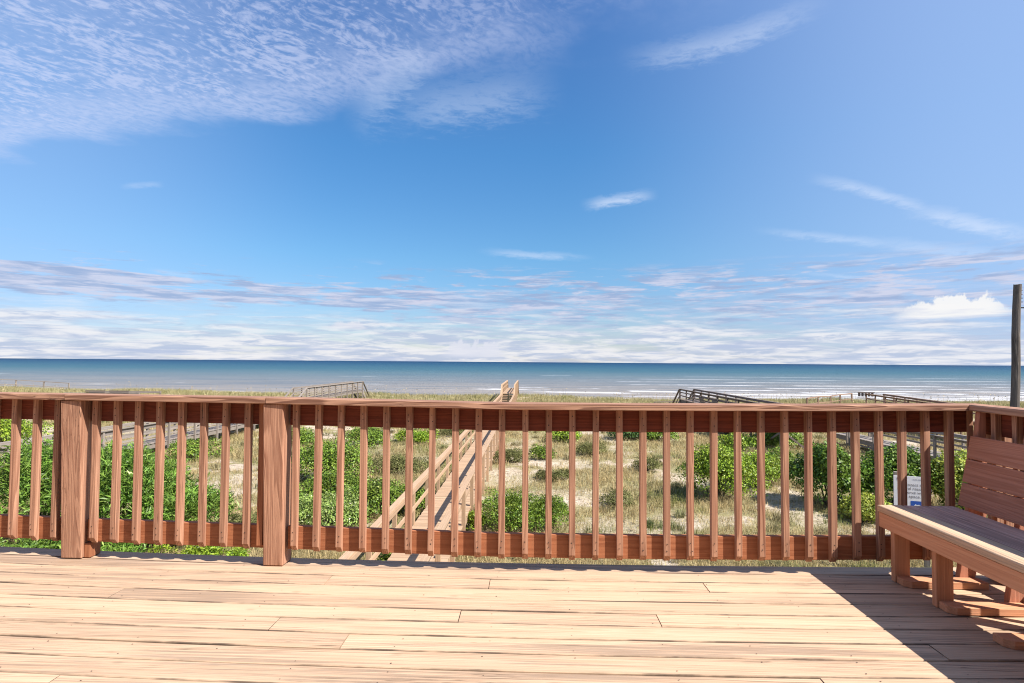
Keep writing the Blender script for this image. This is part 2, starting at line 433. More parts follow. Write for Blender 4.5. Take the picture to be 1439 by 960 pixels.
# ------------------------------------------------------------------ bench
bench = thing('bench', 'built-in wooden bench with reddish slatted back and greyed seat at the right deck rail', 'bench', (2.35, 2.3, 0))
B0, B1 = .6, 3.56
for k in range(3):
    x0 = 2.100 + k * .150; x1 = x0 + .1445
    MB().prism(chrect(x0, x1, .412, .450 - .001 * (k == 1), .004), 'Y', B0, B1 - .003 * k).build('seat_board', W('seat', 'Y') if k else W('deck', 'Y'), bench)  # front board in paler wood: its sunlit strip is put into the colour
MB().prism(chrect(2.106, 2.144, .322, .4105, .003), 'Y', B0, B1 - .006).build('seat_front', W('benchfront', 'Y'), bench)
MB().prism(chrect(2.49, 2.507, .335, .4105, .003), 'Y', B0, B1 - .02).build('seat_back_bearer', W('bench', 'Y'), bench)
def planx(z): return 2.562 + .20 * (z - .45) - .0
for k in range(3):
    z0 = .462 + k * .1395; z1 = z0 + .134
    nx = Vector((1, 0, -.2)).normalized(); t_ = .036
    P = [(planx(z0), z0), (planx(z0) + t_, z0 - .007), (planx(z1) + t_, z1 - .007), (planx(z1), z1)]
    e_ = B1 - .012 - .022 * k * 0
    MB().prism(P, 'Y', B0, e_ - .018 * (2 - k) * 0).build('backrest_board', W('bench', 'Y'), bench, bevel=.0035)
leg_y = [3.522, 3.170, 2.815, 2.46, 2.105, 1.75, 1.395, 1.04, .70]
for ly in leg_y:
    if abs(ly - 2.815) > .01: MB().box((2.1745, ly, .0025), (2.263, ly + .038, .4105)).build('leg', W('benchfront', 'Z'), bench, bevel=.0025)
    MB().box((2.2635, ly + .002, .335), (2.489, ly + .036, .4105)).build('seat_bearer', W('bench', 'X'), bench, bevel=.002)
    ry = ly - .0905
    m_ = MB().prism([(2.182, ry + .089), (2.182, ry + .03), (2.215, ry), (2.65, ry), (2.65, ry + .089)], 'Z', .0025, .0405)
    m_.v = [tuple(v) for v in m_.v]
    m_.build('runner', W('benchfront', 'X'), bench, bevel=.0025)
    # back support: wide at the foot, leaning back
    MB().prism([(2.545, .0025), (2.635, .0025), (2.7235, .45), (2.7235, 1.018), (2.69, 1.018), (2.6115, .42)], 'Y', ly + .002, ly + .038).build('back_support', W('bench', 'Z'), bench, bevel=.0025)

# ------------------------------------------------------------------ wildlife sign on two posts
sign = thing('wildlife_sign', 'white dune protection sign with grey lettering and a blue bird picture on two wooden posts', 'sign', (8.13, 12.5, gh(8.13, 12.5)), R(-20))
sm = Matrix.Rotation(R(-20), 4, 'Z')
def sbox(lo, hi): return MB().box(lo, hi)
gz = sign.location.z
PT = -1.075 - gz         # panel top
mw = simple('sign_white_enamel', (.78, .77, .80), .35, 0, .5, .03)
MB().box((-.36, -.012, PT - .92), (.30, .0, PT)).build('panel', mw, sign, local=False, bevel=.002)
for x in (-.30, .23):
    MB().box((x - .045, .002, -.4), (x + .045, .091, PT + .07)).build('post', W('grey', 'Z'), sign, local=False, bevel=.004)
ink = simple('sign_ink', (.22, .20, .21), .6, var=.02)
def text(body, x, z, size, mat, align='CENTER', y=-.0135):
    c = bpy.data.curves.new('lettering', 'FONT'); c.body = body; c.size = size; c.align_x = align; c.extrude = .0004
    tmp = bpy.data.objects.new('lettering_curve', c); col.objects.link(tmp)
    me = bpy.data.meshes.new_from_object(tmp.evaluated_get(bpy.context.evaluated_depsgraph_get()))
    bpy.data.objects.remove(tmp); me.materials.clear(); me.materials.append(mat)
    o = bpy.data.objects.new('lettering', me); col.objects.link(o)
    o.parent = sign; o.location = (x, y, z); o.rotation_euler = (R(90), 0, 0)
    return o
for i, s_ in enumerate(['Protect the', 'natural resources', 'preserve wildlife', 'space.']):
    text(s_, .02, PT - .205 - i * .082, .088, ink)
text('DUNE AREA', .07, PT - .075, .03, ink)
bm_ = MB(); n = 28
bm_.mesh_add([(-.26 + .042 * math.cos(q * 2 * math.pi / n), -.0142, PT - .062 + .042 * math.sin(q * 2 * math.pi / n)) for q in range(n)], [tuple(range(n))])
bm_.build('round_emblem', simple('emblem_navy', (.09, .10, .22), .5), sign, local=False)
bm_ = MB()
bm_.mesh_add([(-.26 + a, -.0152, PT - .062 + b) for a, b in [(-.028, -.002), (-.008, .006), (.0, .016), (.008, .006), (.028, -.002), (.006, -.006), (0, -.016), (-.006, -.006)]], [tuple(range(8))])
bm_.build('emblem_mark', mw, sign, local=False)
bm_ = MB().mesh_add([(-.06, -.0142, PT - .66), (.15, -.0142, PT - .66), (.15, -.0142, PT - .515), (-.06, -.0142, PT - .515)], [(0, 1, 2, 3)])
bm_.build('picture', simple('picture_blue', (.03, .10, .42), .5), sign, local=False)
bm_ = MB().mesh_add([(a, -.0152, PT - .6 + b) for a, b in [(-.045, -.03), (.0, -.012), (.03, .022), (.05, .004), (.085, .012), (.12, .01), (.09, -.006), (.05, -.03), (.0, -.04)]], [tuple(range(9))])
bm_.build('picture_bird', mw, sign, local=False)

# ------------------------------------------------------------------ boardwalks
def build_walk(root, x0, x1, y0, y1, z, rh, step, mats, mids=(.45,), wall=None, gmin=None, planks=True, capw=.14, bench_at=(), post_h_extra=0, R_only=False, brace=False):
    """x0/x1: handrail centre lines (root-local y along the walk). root location gives world offset; axes aligned unless rotated by the root"""
    Zl = lambda zz: zz - root.location.z
    c_, s_ = math.cos(root.rotation_euler[2]), math.sin(root.rotation_euler[2])
    def gz_(x, y): return gh(root.location.x + c_ * x - s_ * y, root.location.y + s_ * x + c_ * y) - root.location.z
    kw = dict(local=False)
    z = Zl(z)
    zc_ = z + rh
    m_ = MB(); yy = y0
    rr = random.Random(int(abs(x0 * 100 + y0)))
    while yy < y1 - .02:
        e = min(yy + .131, y1)
        dz = rr.uniform(-.003, .003); ex = rr.uniform(-.01, .01)
        m_.box((x0 - .03 + ex, yy, z - .038 + dz), (x1 + .03 + ex, e, z + dz)); yy += .144
    m_.build('plank_deck', W(mats, 'X'), root, **kw)
    for x in (x0 + .02, x1 - .02):
        MB().box((x - .019, y0, z - .26), (x + .019, y1, z - .041)).build('side_joist', W(mats, 'Y'), root, **kw)
    n = max(1, round((y1 - y0) / step))
    for sx, x in ((-1, x0), (1, x1)):
        if R_only and sx < 0: continue
        for i in range(n + 1):
            y = y0 + .05 + (y1 - y0 - .1) * i / n
            MB().box((x - .044 + sx * .046, y - .044, min(gz_(x, y), z - .3) - .3), (x + .044 + sx * .046, y + .044, zc_ - .039)).build('post', W(mats, 'Z'), root, **kw)
        MB().box((x + sx * .046 - capw / 2, y0, zc_ - .038), (x + sx * .046 + capw / 2, y1, zc_)).build('handrail', W(mats, 'Y'), root, bevel=.004, **kw)
        MB().box((x - .019 - sx * .021, y0, zc_ - .13), (x + .019 - sx * .021, y1, zc_ - .0405)).build('upper_side_rail', W(mats, 'Y'), root, **kw)
        for mh in mids:
            MB().box((x - .019 - sx * .021, y0, z + mh - .045), (x + .019 - sx * .021, y1, z + mh + .045)).build('mid_rail', W(mats, 'Y'), root, **kw)
    if brace:
        for i in range(n):
            ya = y0 + .05 + (y1 - y0 - .1) * i / n; yb = y0 + .05 + (y1 - y0 - .1) * (i + 1) / n
            MB().beam((x0, ya, z - .35), (x0, yb, gz_(x0, yb) + .3), .04, .09).build('cross_brace', W(mats, 'Z'), root, **kw)
            MB().beam((x0, ya, z - .3), (x1, ya, gz_(x1, ya) + .3), .04, .09).build('cross_brace', W(mats, 'Z'), root, **kw)
    return zc_
def stairs(root, x0, x1, y0, z0, y1, z1, n, mats, rh0, rh1, mid=True):
    """steps from (y0,z0) up or down to (y1,z1); handrails follow from height rh0 to rh1"""
    kw = dict(local=False); dz0 = root.location.z
    z0 -= dz0; z1 -= dz0
    for i in range(1, n + 1):
        t_ = i / (n + 1)
        y = y0 + (y1 - y0) * t_; z = z0 + (z1 - z0) * t_
        dy = abs(y1 - y0) / (n + 1)
        MB().box((x0 + .03, y - dy * .48, z - .04), (x1 - .03, y + dy * .52, z)).build('stair_tread', W(mats, 'X'), root, bevel=.003, **kw)
    for x in (x0, x1):
        MB().beam((x, y0, z0 - .14), (x, y1, z1 - .14), .04, .26).build('stringer', W(mats, 'Y'), root, **kw)
        s = -1 if x == x0 else 1
        MB().beam((x + s * .046, y0, z0 + rh0 - .02), (x + s * .046, y1, z1 + rh1 - .02), .14, .04).build('stair_handrail', W(mats, 'Y'), root, bevel=.003, **kw)
        if mid: MB().beam((x - s * .021, y0, z0 + rh0 * .5), (x - s * .021, y1, z1 + rh1 * .5), .038, .09).build('stair_side_rail', W(mats, 'Y'), root, **kw)
        MB().box((x - .044 + s * .046, y0 - .044, z0 - .9), (x + .044 + s * .046, y0 + .044, z0 + rh0 - .04)).build('stair_post', W(mats, 'Z'), root, **kw)

# the sand-coloured walk in the middle
w1 = thing('boardwalk', 'sandy brown boardwalk running straight from below the deck to the steps over the dune', 'boardwalk', (-2.23, 4, GZ), group='boardwalks to the beach')
def shift(root, *xs_): return [x - root.location.x for x in xs_]
a, b = -2.84 + 2.23 + .046, -1.615 + 2.23 - .046
build_walk(w1, a, b, .4, 49.0, -2.63, .93, 1.85, 'walk')
stairs(w1, a, b, 49.0, -2.63, 50.7, -1.73, 5, 'walk', .93, .88)
build_walk(w1, a, b, 50.7, 62.8, -1.73, .88, 1.75, 'walk')
stairs(w1, a, b, 62.85, -1.73, 66.8, -3.9, 10, 'walk', .88, .88)
for s in (-1, 1): MB().beam((s * .62, 48.6, -2.7 - GZ), (s * 1.45, 48.9, -2.95 - GZ), .09, .09).build('side_brace', W('walk', 'X'), w1, local=False)

w2 = thing('boardwalk', 'weathered pale grey boardwalk left of centre, its raised end railed with horizontal boards', 'boardwalk', (-18.3, 8, GZ), group='boardwalks to the beach')
build_walk(w2, -.5, .5, 0, 34.6, -2.63, .93, 2.2, 'grey', mids=(.3, .58), brace=True)
stairs(w2, -.5, .5, 34.6, -2.63, 36.5, -1.73, 5, 'grey', .93, .88)
build_walk(w2, -.5, .5, 36.5, 51.4, -1.73, .88, 1.65, 'grey', mids=(.14, .32, .50, .66))
stairs(w2, -.5, .5, 51.45, -1.73, 54.8, -3.9, 10, 'grey', .88, .7)

w3 = thing('boardwalk', 'dark charred-looking boardwalk platform with rails at right, seen against the surf', 'boardwalk', (13.0, 29, GZ), group='boardwalks to the beach')
build_walk(w3, -.5, .62, 0, 19.4, -1.73, .88, 1.9, 'charred', mids=(.3, .58), brace=True)
stairs(w3, -.5, .62, 19.45, -1.73, 22.2, -3.2, 8, 'charred', .88, .75)
for yy in (9.3, 12.3):     # seat backs leaning out over the handrail
    for j in range(3):
        MB().box((-.62 - .05 * j, yy, 1.62 + .13 * j), (-.58 - .05 * j, yy + 1.1, 1.73 + .13 * j)).build('seat_back', W('charred', 'Y'), w3, local=False)

w4 = thing('boardwalk', 'grey plank boardwalk behind the glossy bushes at right, joining the dark platform', 'boardwalk', (17.9, 12, GZ), group='boardwalks to the beach')
build_walk(w4, -.55, .55, 0, 19.8, -2.63, .93, 2.2, 'grey', mids=(.45,), brace=True)
build_walk(w4, -.55, .55, 19.95, 21.4, -2.63, .93, 1.4, 'grey')

w5 = thing('boardwalk', 'brown raised walkway ending in a dark slatted seat, right of the charred platform', 'boardwalk', (24.6, 34, GZ), R(-12), group='boardwalks to the beach')
build_walk(w5, -.1, 1.1, 0, 14, -1.95, .88, 2.1, 'brown', mids=(.45,))
for j in range(5): MB().box((-.6 + j * .24, 14.35 + .03, 1.86), (-.42 + j * .24, 14.42, 2.2)).build('seat_slat', W('charred', 'Z'), w5, local=False)
MB().box((-.65, 14.32, 2.15), (.6, 14.36, 2.22)).build('seat_top_rail', W('charred', 'X'), w5, local=False)
MB().box((-.65, 14.02, 1.72), (.6, 14.4, 1.77)).build('seat_board', W('charred', 'X'), w5, local=False)

w6 = thing('boardwalk', 'far grey viewing platform with two slatted seats among the dunes at left', 'boardwalk', (-33.5, 41, GZ), R(-88), group='boardwalks to the beach')
build_walk(w6, -1.2, 1.2, 0, 5.4, -1.93, .80, 1.8, 'grey', mids=(.4,))
for y_ in (1.6, 3.3):
    for j in range(3): MB().box((1.24 + .05 * j, y_, 1.85 + j * .15), (1.28 + .05 * j, y_ + 1.4, 1.95 + j * .15)).build('seat_back', W('charred', 'Y'), w6, local=False)

# low rail fences on the dune crest
def rail_fence(label, pts, hh, mats):
    f = thing('rail_fence', label, 'fence', (pts[0][0], pts[0][1], gh(*pts[0])), group='rail fences on the dune')
    P = [(x - f.location.x, y - f.location.y, gh(x, y) - f.location.z) for x, y in pts]
    for p in P: MB().box((p[0] - .06, p[1] - .06, p[2] - .3), (p[0] + .06, p[1] + .06, p[2] + hh)).build('post', W(mats, 'Z'), f, local=False)
    for q, r_ in zip(P[:-1], P[1:]):
        MB().beam((q[0], q[1], q[2] + hh), (r_[0], r_[1], r_[2] + hh), .14, .08).build('top_rail', W(mats, 'X'), f, local=False)
        MB().beam((q[0], q[1], q[2] + hh * .5), (r_[0], r_[1], r_[2] + hh * .5), .05, .08).build('lower_rail', W(mats, 'X'), f, local=False)
rail_fence('weathered rail fence climbing the dune towards the dark slatted seat at right', [(25.6, 54.0), (27.6, 56.0), (29.8, 58.0), (31.8, 60.0), (33.8, 61.5)], 1.15, 'brown')
rail_fence('long low rail fence on the far dune crest at the left edge', [(-72, 66), (-69, 66.5), (-66, 67), (-63, 67.6), (-60.2, 68.4), (-57.5, 69)], 1.15, 'grey')
rail_fence('single low rail beside the dark platform stairs at right', [(11.0, 51.5), (12.4, 51.8), (13.6, 51.9)], 1.0, 'charred')

# ------------------------------------------------------------------ utility pole
def wpole():
    m, t, p = material('weathered_pole')
    co = t.new('ShaderNodeTexCoord').outputs['Object']
    n = t.noise(t.mapping(co, (8, 8, .9)), 1.5, 6, .7)
    n2 = t.noise(co, 1.4, 3, .5)
    c = t.ramp(n, [(.3, (.03, .025, .022)), (.5, (.085, .068, .056)), (.68, (.20, .17, .14))])
    t.put(p.inputs['Base Color'], t.mix(t.mr(n2, .4, .6), c, (.10, .085, .075))); p.inputs['Roughness'].default_value = .9
    b = t.new('ShaderNodeBump'); b.inputs['Distance'].default_value = .02; t.put(b.inputs['Height'], n); t.L.new(b.outputs[0], p.inputs['Normal'])
    return m
pole = thing('utility_pole', 'tall weathered utility pole standing in the dunes at the right edge', 'pole', (19.62, 24, gh(19.62, 24)))
m_ = MB(); n = 14; H = 4.62 - pole.location.z
lev = 9
for k in range(lev):
    t_ = k / (lev - 1); z = -.6 + (H + .6) * t_; r = .165 - .03 * t_; cx = .30 * (t_ ** 1.3) + .02 * math.sin(k * 1.7)
    for q in range(n): m_.v.append((cx + r * (1 + .05 * math.sin(q * 3 + k)) * math.cos(q * 2 * math.pi / n), r * math.sin(q * 2 * math.pi / n), z + .02 * math.sin(q * 1.3) * (k == lev - 1)))
for k in range(lev - 1):
    for q in range(n): m_.f.append((k * n + q, k * n + (q + 1) % n, (k + 1) * n + (q + 1) % n, (k + 1) * n + q))
m_.f.append(tuple((lev - 1) * n + q for q in range(n)))
m_.build('pole', wpole(), pole, local=False)
iron = simple('dark_iron', (.05, .05, .055), .5, .6)
MB().beam((.30 + .1, -.02, H - .95), (.30 + .34, -.04, H - .95), .05, .05).build('bracket', iron, pole, local=False)
m_ = MB(); n = 10
for zz, rr in ((-.08, .05), (-.04, .07), (0, .04), (.03, .06), (.08, .03)):
    for q in range(n): m_.v.append((.66 + rr * math.cos(q * .2 * math.pi), -.04 + rr * math.sin(q * .2 * math.pi), H - .93 + zz))
for k in range(4):
    for q in range(n): m_.f.append((k * n + q, k * n + (q + 1) % n, (k + 1) * n + (q + 1) % n, (k + 1) * n + q))
m_.f.append(tuple(range(n))); m_.f.append(tuple(4 * n + q for q in range(n)))
m_.build('insulator', iron, pole, local=False)
for q in range(4): MB().box((.30 + .11, -.03, H - .25 - q * .16), (.30 + .18, .0, H - .22 - q * .16)).build('bolt', iron, pole, local=False)

# ------------------------------------------------------------------ terrain
def ground_material():
    m, t, p = material('dune_sand')
    co = t.new('ShaderNodeTexCoord').outputs['Object']
    at = t.new('ShaderNodeAttribute', attribute_name='cover'); cov = at.outputs['Fac']
    n1 = t.noise(co, .9, 6, .6); n2 = t.noise(co, 9., 6, .7); n3 = t.noise(t.mapping(co, (1, 1, 1)), 34., 4, .7)
    sand = t.mix(t.mr(n1, .3, .7), (.44, .36, .265), (.58, .50, .40))
    sand = t.mix(t.mr(n2, .48, .64, 0., .75), sand, (.27, .21, .135))
    sand = t.mix(t.mr(t.noise(t.mapping(co, (1, 1, 1)), 22., 5, .7), .52, .6, 0., .6), sand, (.20, .17, .10))
    straw = t.mix(t.mr(n3, .3, .7), (.30, .25, .12), (.17, .165, .07))
    straw = t.mix(t.mr(n2, .45, .62, 0., .6), straw, (.40, .34, .22))
    f = t.mr(t.add(cov, t.mul(t.sub(n2, .5), 1.0)), .16, .45)
    c = t.mix(f, sand, straw)
    y = t.xyz(co)[1]
    wet = t.mr(y, 104., 122.)
    c = t.mix(wet, c, (.24, .20, .17))
    t.put(p.inputs['Base Color'], c); t.put(p.inputs['Roughness'], t.mr(y, 104., 122., .95, .35)); p.inputs['Specular IOR Level'].default_value = .2
    b = t.new('ShaderNodeBump'); b.inputs['Strength'].default_value = .8; b.inputs['Distance'].default_value = .06
    t.put(b.inputs['Height'], t.add(n2, t.mul(n3, .5))); t.L.new(b.outputs[0], p.inputs['Normal'])
    return m
gx = np.concatenate([-np.geomspace(600, 42, 60)[:-1], np.linspace(-42, 42, 230), np.geomspace(42, 600, 60)[1:]])
gy = np.concatenate([np.linspace(-60, 6, 16)[:-1], np.linspace(6, 80, 230)[:-1], np.linspace(80, 230, 40)])
X, Y = np.meshgrid(gx, gy); Z = ground_h(X, Y)
V = np.stack([X.ravel(), Y.ravel(), Z.ravel()], 1)
nx_, ny_ = len(gx), len(gy)
I = (np.arange(ny_ - 1)[:, None] * nx_ + np.arange(nx_ - 1)[None, :]).ravel()
F = np.stack([I, I + 1, I + 1 + nx_, I + nx_], 1)
g = np_mesh('ground', V, F, ground_material()); g['kind'] = 'structure'
cv = grass_cover(X.ravel(), Y.ravel()).astype(np.float32)
at = g.data.attributes.new('cover', 'FLOAT', 'POINT'); at.data.foreach_set('value', cv)
g.data.polygons.foreach_set('use_smooth', np.ones(len(F), dtype=bool))

# ------------------------------------------------------------------ sea
def sea_material():
    m, t, p = material('sea_water')
    co = t.new('ShaderNodeTexCoord').outputs['Object']
    x, y, z = t.xyz(co)
    big = t.noise(t.mapping(co, (.0035, .02, 1)), 1., 4, .55)
    yy = t.add(y, t.mul(t.sub(big, .5), 60.))
    lg = t.m('LOGARITHM', t.m('MAXIMUM', yy, 10.), 10.)
    f = t.mr(lg, 2.1, 3.6, 0., 1., smooth=False)
    c = t.ramp(f, [(0., (.30, .26, .225)), (.10, (.225, .215, .205)), (.20, (.16, .18, .19)), (.30, (.10, .15, .17)), (.42, (.045, .11, .14)), (.66, (.018, .065, .11)), (1., (.006, .03, .075))])
    ch = t.noise(t.mapping(co, (.018, .16, 1)), 1., 5, .6)
    c = t.mix(t.mr(ch, .42, .68, 0., .45), c, (.03, .09, .15))
    # breakers: long broken lines parallel to the shore
    fo = None
    br = t.noise(t.mapping(co, (.02, .06, 1)), 1., 5, .62)
    wv = t.noise(t.mapping(co, (.006, .0, 1)), 1., 3, .5)
    y2 = t.add(y, t.mul(t.sub(wv, .5), 26.))
    xr = t.mr(x, -40., 90., -.08, .07)
    for yc_, w_, s_ in ((128, 4, .8), (139, 4, .6), (152, 5, .8), (163, 5, .95), (176, 4, .8), (192, 3.2, .75), (214, 4, .8), (246, 3, .6), (286, 4, .55), (340, 6, .35)):
        l = t.mr(t.m('ABSOLUTE', t.sub(y2, yc_)), w_ * .35, w_, 1., 0.)
        gt = t.mr(t.add(t.noise(t.mapping(co, (.03, .012, 1), (yc_, 0, 0)), 1., 4, .65), xr), .50, .60)
        l = t.mul(t.mul(l, gt), s_ * .8)
        fo = l if fo is None else t.m('MAXIMUM', fo, l)
    lace = t.noise(t.mapping(co, (.25, 1.0, 1)), 1., 5, .7)
    fo = t.mul(fo, t.mr(lace, .3, .5))
    sw = t.mul(t.mr(y2, 140., 175., 1., 0.), t.mr(t.add(t.noise(t.mapping(co, (.05, .3, 1)), 1., 5, .7), xr), .50, .68, 0., .7))
    fo = t.m('MAXIMUM', fo, sw)
    c = t.mix(fo, c, (.70, .71, .72))
    t.put(p.inputs['Base Color'], c)
    t.put(p.inputs['Roughness'], t.mr(fo, 0., 1., .5, .9)); p.inputs['Specular IOR Level'].default_value = .16; p.inputs['IOR'].default_value = 1.33
    w1_ = t.noise(t.mapping(co, (.12, .5, 1)), 1., 6, .65)
    w2_ = t.noise(t.mapping(co, (.012, .07, 1)), 1., 4, .55)
    b = t.new('ShaderNodeBump'); b.inputs['Strength'].default_value = 1.; b.inputs['Distance'].default_value = 1.6
    t.put(b.inputs['Height'], t.add(w1_, t.mul(w2_, 2.))); t.L.new(b.outputs[0], p.inputs['Normal'])
    return m
sy = np.concatenate([np.linspace(104, 300, 60), np.geomspace(310, 30000, 30)])
sx = np.linspace(-1, 1, 41)
SX, SY = np.meshgrid(sx, sy); SX = SX * (SY * 1.6 + 500)
V = np.stack([SX.ravel(), SY.ravel(), np.full(SX.size, SEA)], 1)
I = (np.arange(len(sy) - 1)[:, None] * 41 + np.arange(40)[None, :]).ravel()
F = np.stack([I, I + 1, I + 42, I + 41], 1)
s_ = np_mesh('sea', V, F, sea_material()); s_['kind'] = 'structure'

# ------------------------------------------------------------------ vegetation materials
def leaf_material(name, c1, c2, c3=None, rough=.5, trans=.16, spec=.3):
    m, t, p = material(name)
    rp = t.new('ShaderNodeNewGeometry').outputs['Random Per Island']
    co = t.new('ShaderNodeTexCoord').outputs['Object']
    n = t.noise(co, 1.6, 3, .6)
    st = [(0., c1), (.6, c2)] + ([(.93, c2), (1., c3)] if c3 else [(1., c2)])
    c = t.ramp(rp, st)
    hs = t.new('ShaderNodeHueSaturation'); t.put(hs.inputs['Color'], c); t.put(hs.inputs['Value'], t.mr(n, .3, .7, .7, 1.3))
    t.put(hs.inputs['Hue'], t.mr(n, .3, .7, .485, .505))
    t.put(p.inputs['Base Color'], hs.outputs[0]); p.inputs['Roughness'].default_value = rough; p.inputs['Specular IOR Level'].default_value = spec
    tr = t.new('ShaderNodeBsdfTranslucent'); t.put(tr.inputs[0], hs.outputs[0])
    mx = t.new('ShaderNodeMixShader'); mx.inputs[0].default_value = trans
    t.L.new(p.outputs[0], mx.inputs[1]); t.L.new(tr.outputs[0], mx.inputs[2]); t.L.new(mx.outputs[0], t.N['Material Output'].inputs[0])
    return m
LM = dict(
    oleander=leaf_material('oleander_leaf', (.03, .08, .012), (.17, .30, .045), (.36, .46, .12), .4),
    green=leaf_material('broad_green_leaf', (.025, .06, .008), (.17, .27, .03), (.38, .46, .08), .45),
    bright=leaf_material('bright_green_leaf', (.04, .09, .008), (.25, .37, .03), (.48, .54, .08), .45),
    glossy=leaf_material('glossy_dark_leaf', (.015, .045, .008), (.13, .23, .025), (.30, .38, .07), .45, .2, .25),
    pale=leaf_material('pale_flowering_leaf', (.09, .16, .03), (.23, .32, .07), (.72, .70, .50), .5),
    yellow=leaf_material('yellow_green_leaf', (.16, .24, .03), (.32, .37, .05), (.46, .46, .12), .45),
    scrub=leaf_material('grey_green_scrub_leaf', (.09, .10, .035), (.19, .20, .075), (.32, .27, .15), .8, .25, .1),
    dark=leaf_material('dark_green_leaf', (.025, .07, .02), (.07, .15, .03), (.12, .2, .05), .5),
)
bark = simple('shrub_stems', (.075, .06, .035), .9)

def leaf_quads(P, N, L, Wd, droop=0.):
    """diamond leaves at P with normal N, length L, width Wd (arrays)"""
    n = len(P)
    a = rng.normal(size=(n, 3)); a -= (a * N).sum(1)[:, None] * N
    a /= np.linalg.norm(a, axis=1)[:, None] + 1e-9
    b = np.cross(N, a)
    L = L[:, None]; Wd = Wd[:, None]
    tip = P + a * L; mid = P + a * L * .45
    V = np.stack([P, mid + b * Wd / 2 + N * L * .05, tip - N * L * .06, mid - b * Wd / 2 + N * L * .05], 1).reshape(-1, 3)
    F = np.arange(4 * n).reshape(-1, 4)
    return V, F
def shrub(label, x, y, rx, ry, h, kind, nleaf, ls, narrow=.5, lobes=10, name='shrub', cat='bush', group='bushes in the dunes', upright=0.):
    g0 = gh(x, y)
    root = thing(name, label, cat, (x, y, g0), group=group)
    rs = np.random.default_rng(int(abs(x * 131 + y * 71)) + 5)
    cl = []
    for i in range(lobes):
        an = rs.uniform(0, 2 * math.pi); q = math.sqrt(rs.uniform(0, 1)) * .72
        lx, ly = q * rx * math.cos(an), q * ry * math.sin(an)
        top = h * (1 - .45 * q ** 2) * rs.uniform(.78, 1.06)
        lr = rs.uniform(.32, .52) * min(rx, ry, h * 1.1)
        cl.append((lx, ly, max(top - lr, lr * .35), lr * rs.uniform(.95, 1.35), lr))
    cl.append((0, 0, h * .35, min(rx, ry) * .8, h * .5))
    area = np.array([c[3] * c[4] for c in cl]); cnt = (nleaf * area / area.sum()).astype(int)
    Ps = []; Ns = []
    for (lx, ly, lz, ra, rz_), k in zip(cl, cnt):
        d = rs.normal(size=(k, 3)); d /= np.linalg.norm(d, axis=1)[:, None]
        d[:, 2] = np.where(d[:, 2] < -.35, -d[:, 2], d[:, 2])
        lump = 1 + .22 * np.sin(d[:, 0] * 7 + lx * 5) * np.sin(d[:, 1] * 6 + ly * 3) + .12 * np.sin(d[:, 2] * 9 + lx)
        rr = (rs.uniform(.0, 1, k) ** .35 * .42 + .62) * lump
        stray = rs.random(k) < .06; rr = np.where(stray, rr * rs.uniform(1.0, 1.25, k), rr)
        P = np.stack([lx + d[:, 0] * ra * rr, ly + d[:, 1] * ra * rr, lz + d[:, 2] * rz_ * rr], 1)
        Nn = d * .7 + rs.normal(size=(k, 3)) * .55 + np.array([0, 0, .35])
        Nn /= np.linalg.norm(Nn, axis=1)[:, None]
        Ps.append(P); Ns.append(Nn)
    P = np.concatenate(Ps); N = np.concatenate(Ns)
    keep = P[:, 2] > ground_h(P[:, 0] + x, P[:, 1] + y) - g0 - .02
    P = P[keep]; N = N[keep]
    Ls = rs.uniform(.7, 1.3, len(P)) * ls
    if upright:     # long narrow leaves that fan upwards
        n = len(P)
        a = np.stack([rs.normal(0, .75, n), rs.normal(0, .75, n), rs.uniform(.1, 1.2, n) * upright], 1); a /= np.linalg.norm(a, axis=1)[:, None]
        s = np.cross(a, rs.normal(size=(n, 3))); s /= np.linalg.norm(s, axis=1)[:, None]
        Wd = (Ls * narrow)[:, None]; L = Ls[:, None]; dn = np.array([0, 0, -1.])
        V = np.stack([P, P + a * L * .5 + s * Wd / 2, P + a * L + dn * L * .12, P + a * L * .5 - s * Wd / 2], 1).reshape(-1, 3)
        F = np.arange(4 * n).reshape(-1, 4)
    else:
        V, F = leaf_quads(P, N, Ls, Ls * narrow)
    np_mesh('foliage', V, F, LM[kind], root)
    # stems fanning up from the root
    m_ = MB()
    for i in range(int(8 + 4 * rx)):
        c = cl[rs.integers(0, len(cl))]
        b0 = Vector((rs.uniform(-.2, .2) * rx, rs.uniform(-.2, .2) * ry, -.1)); t1 = Vector((c[0], c[1], c[2] + c[4] * .4))
        mid = (b0 + t1) / 2 + Vector((rs.uniform(-.1, .1), rs.uniform(-.1, .1), .05))
        m_.beam(b0, mid, .03, .03); m_.beam(mid, t1, .02, .02)
    m_.build('stems', bark, root, local=False)
    return root

S = shrub
# near shrub mass at left: long-leaved
S('tall long-leaved green shrub at the left edge behind the first balusters', -12.3, 14.2, 1.9, 1.6, 2.35, 'oleander', 16000, .19, .14, 15, upright=1.)
S('tall long-leaved green shrub directly behind the left thick railing post', -10.2, 14.0, 1.6, 1.4, 2.25, 'oleander', 16000, .19, .14, 15, upright=1.)
S('lower long-leaved green shrub between the two thick railing posts', -8.5, 13.7, 1.05, 1.1, 1.6, 'oleander', 9000, .18, .14, 12, upright=1.)
S('small grey-green shrub at the right foot of the long-leaved shrubs', -7.2, 14.2, .6, .7, .8, 'scrub', 3000, .08, .3, 8, upright=.6)
S('low long-leaved sprawl below the railing at left', -10.5, 12.2, 2.6, .8, .8, 'oleander', 8000, .15, .16, 12, upright=1.)
S('low light green sprawl below the railing beside the long-leaved shrubs', -7.3, 12.6, 1.6, .7, .45, 'bright', 5000, .08, .3, 10, upright=.7)
S('bright green mound beyond the left grey boardwalk', -28.0, 29.5, 2.6, 1.8, 1.35, 'bright', 6000, .12, .5, 12)
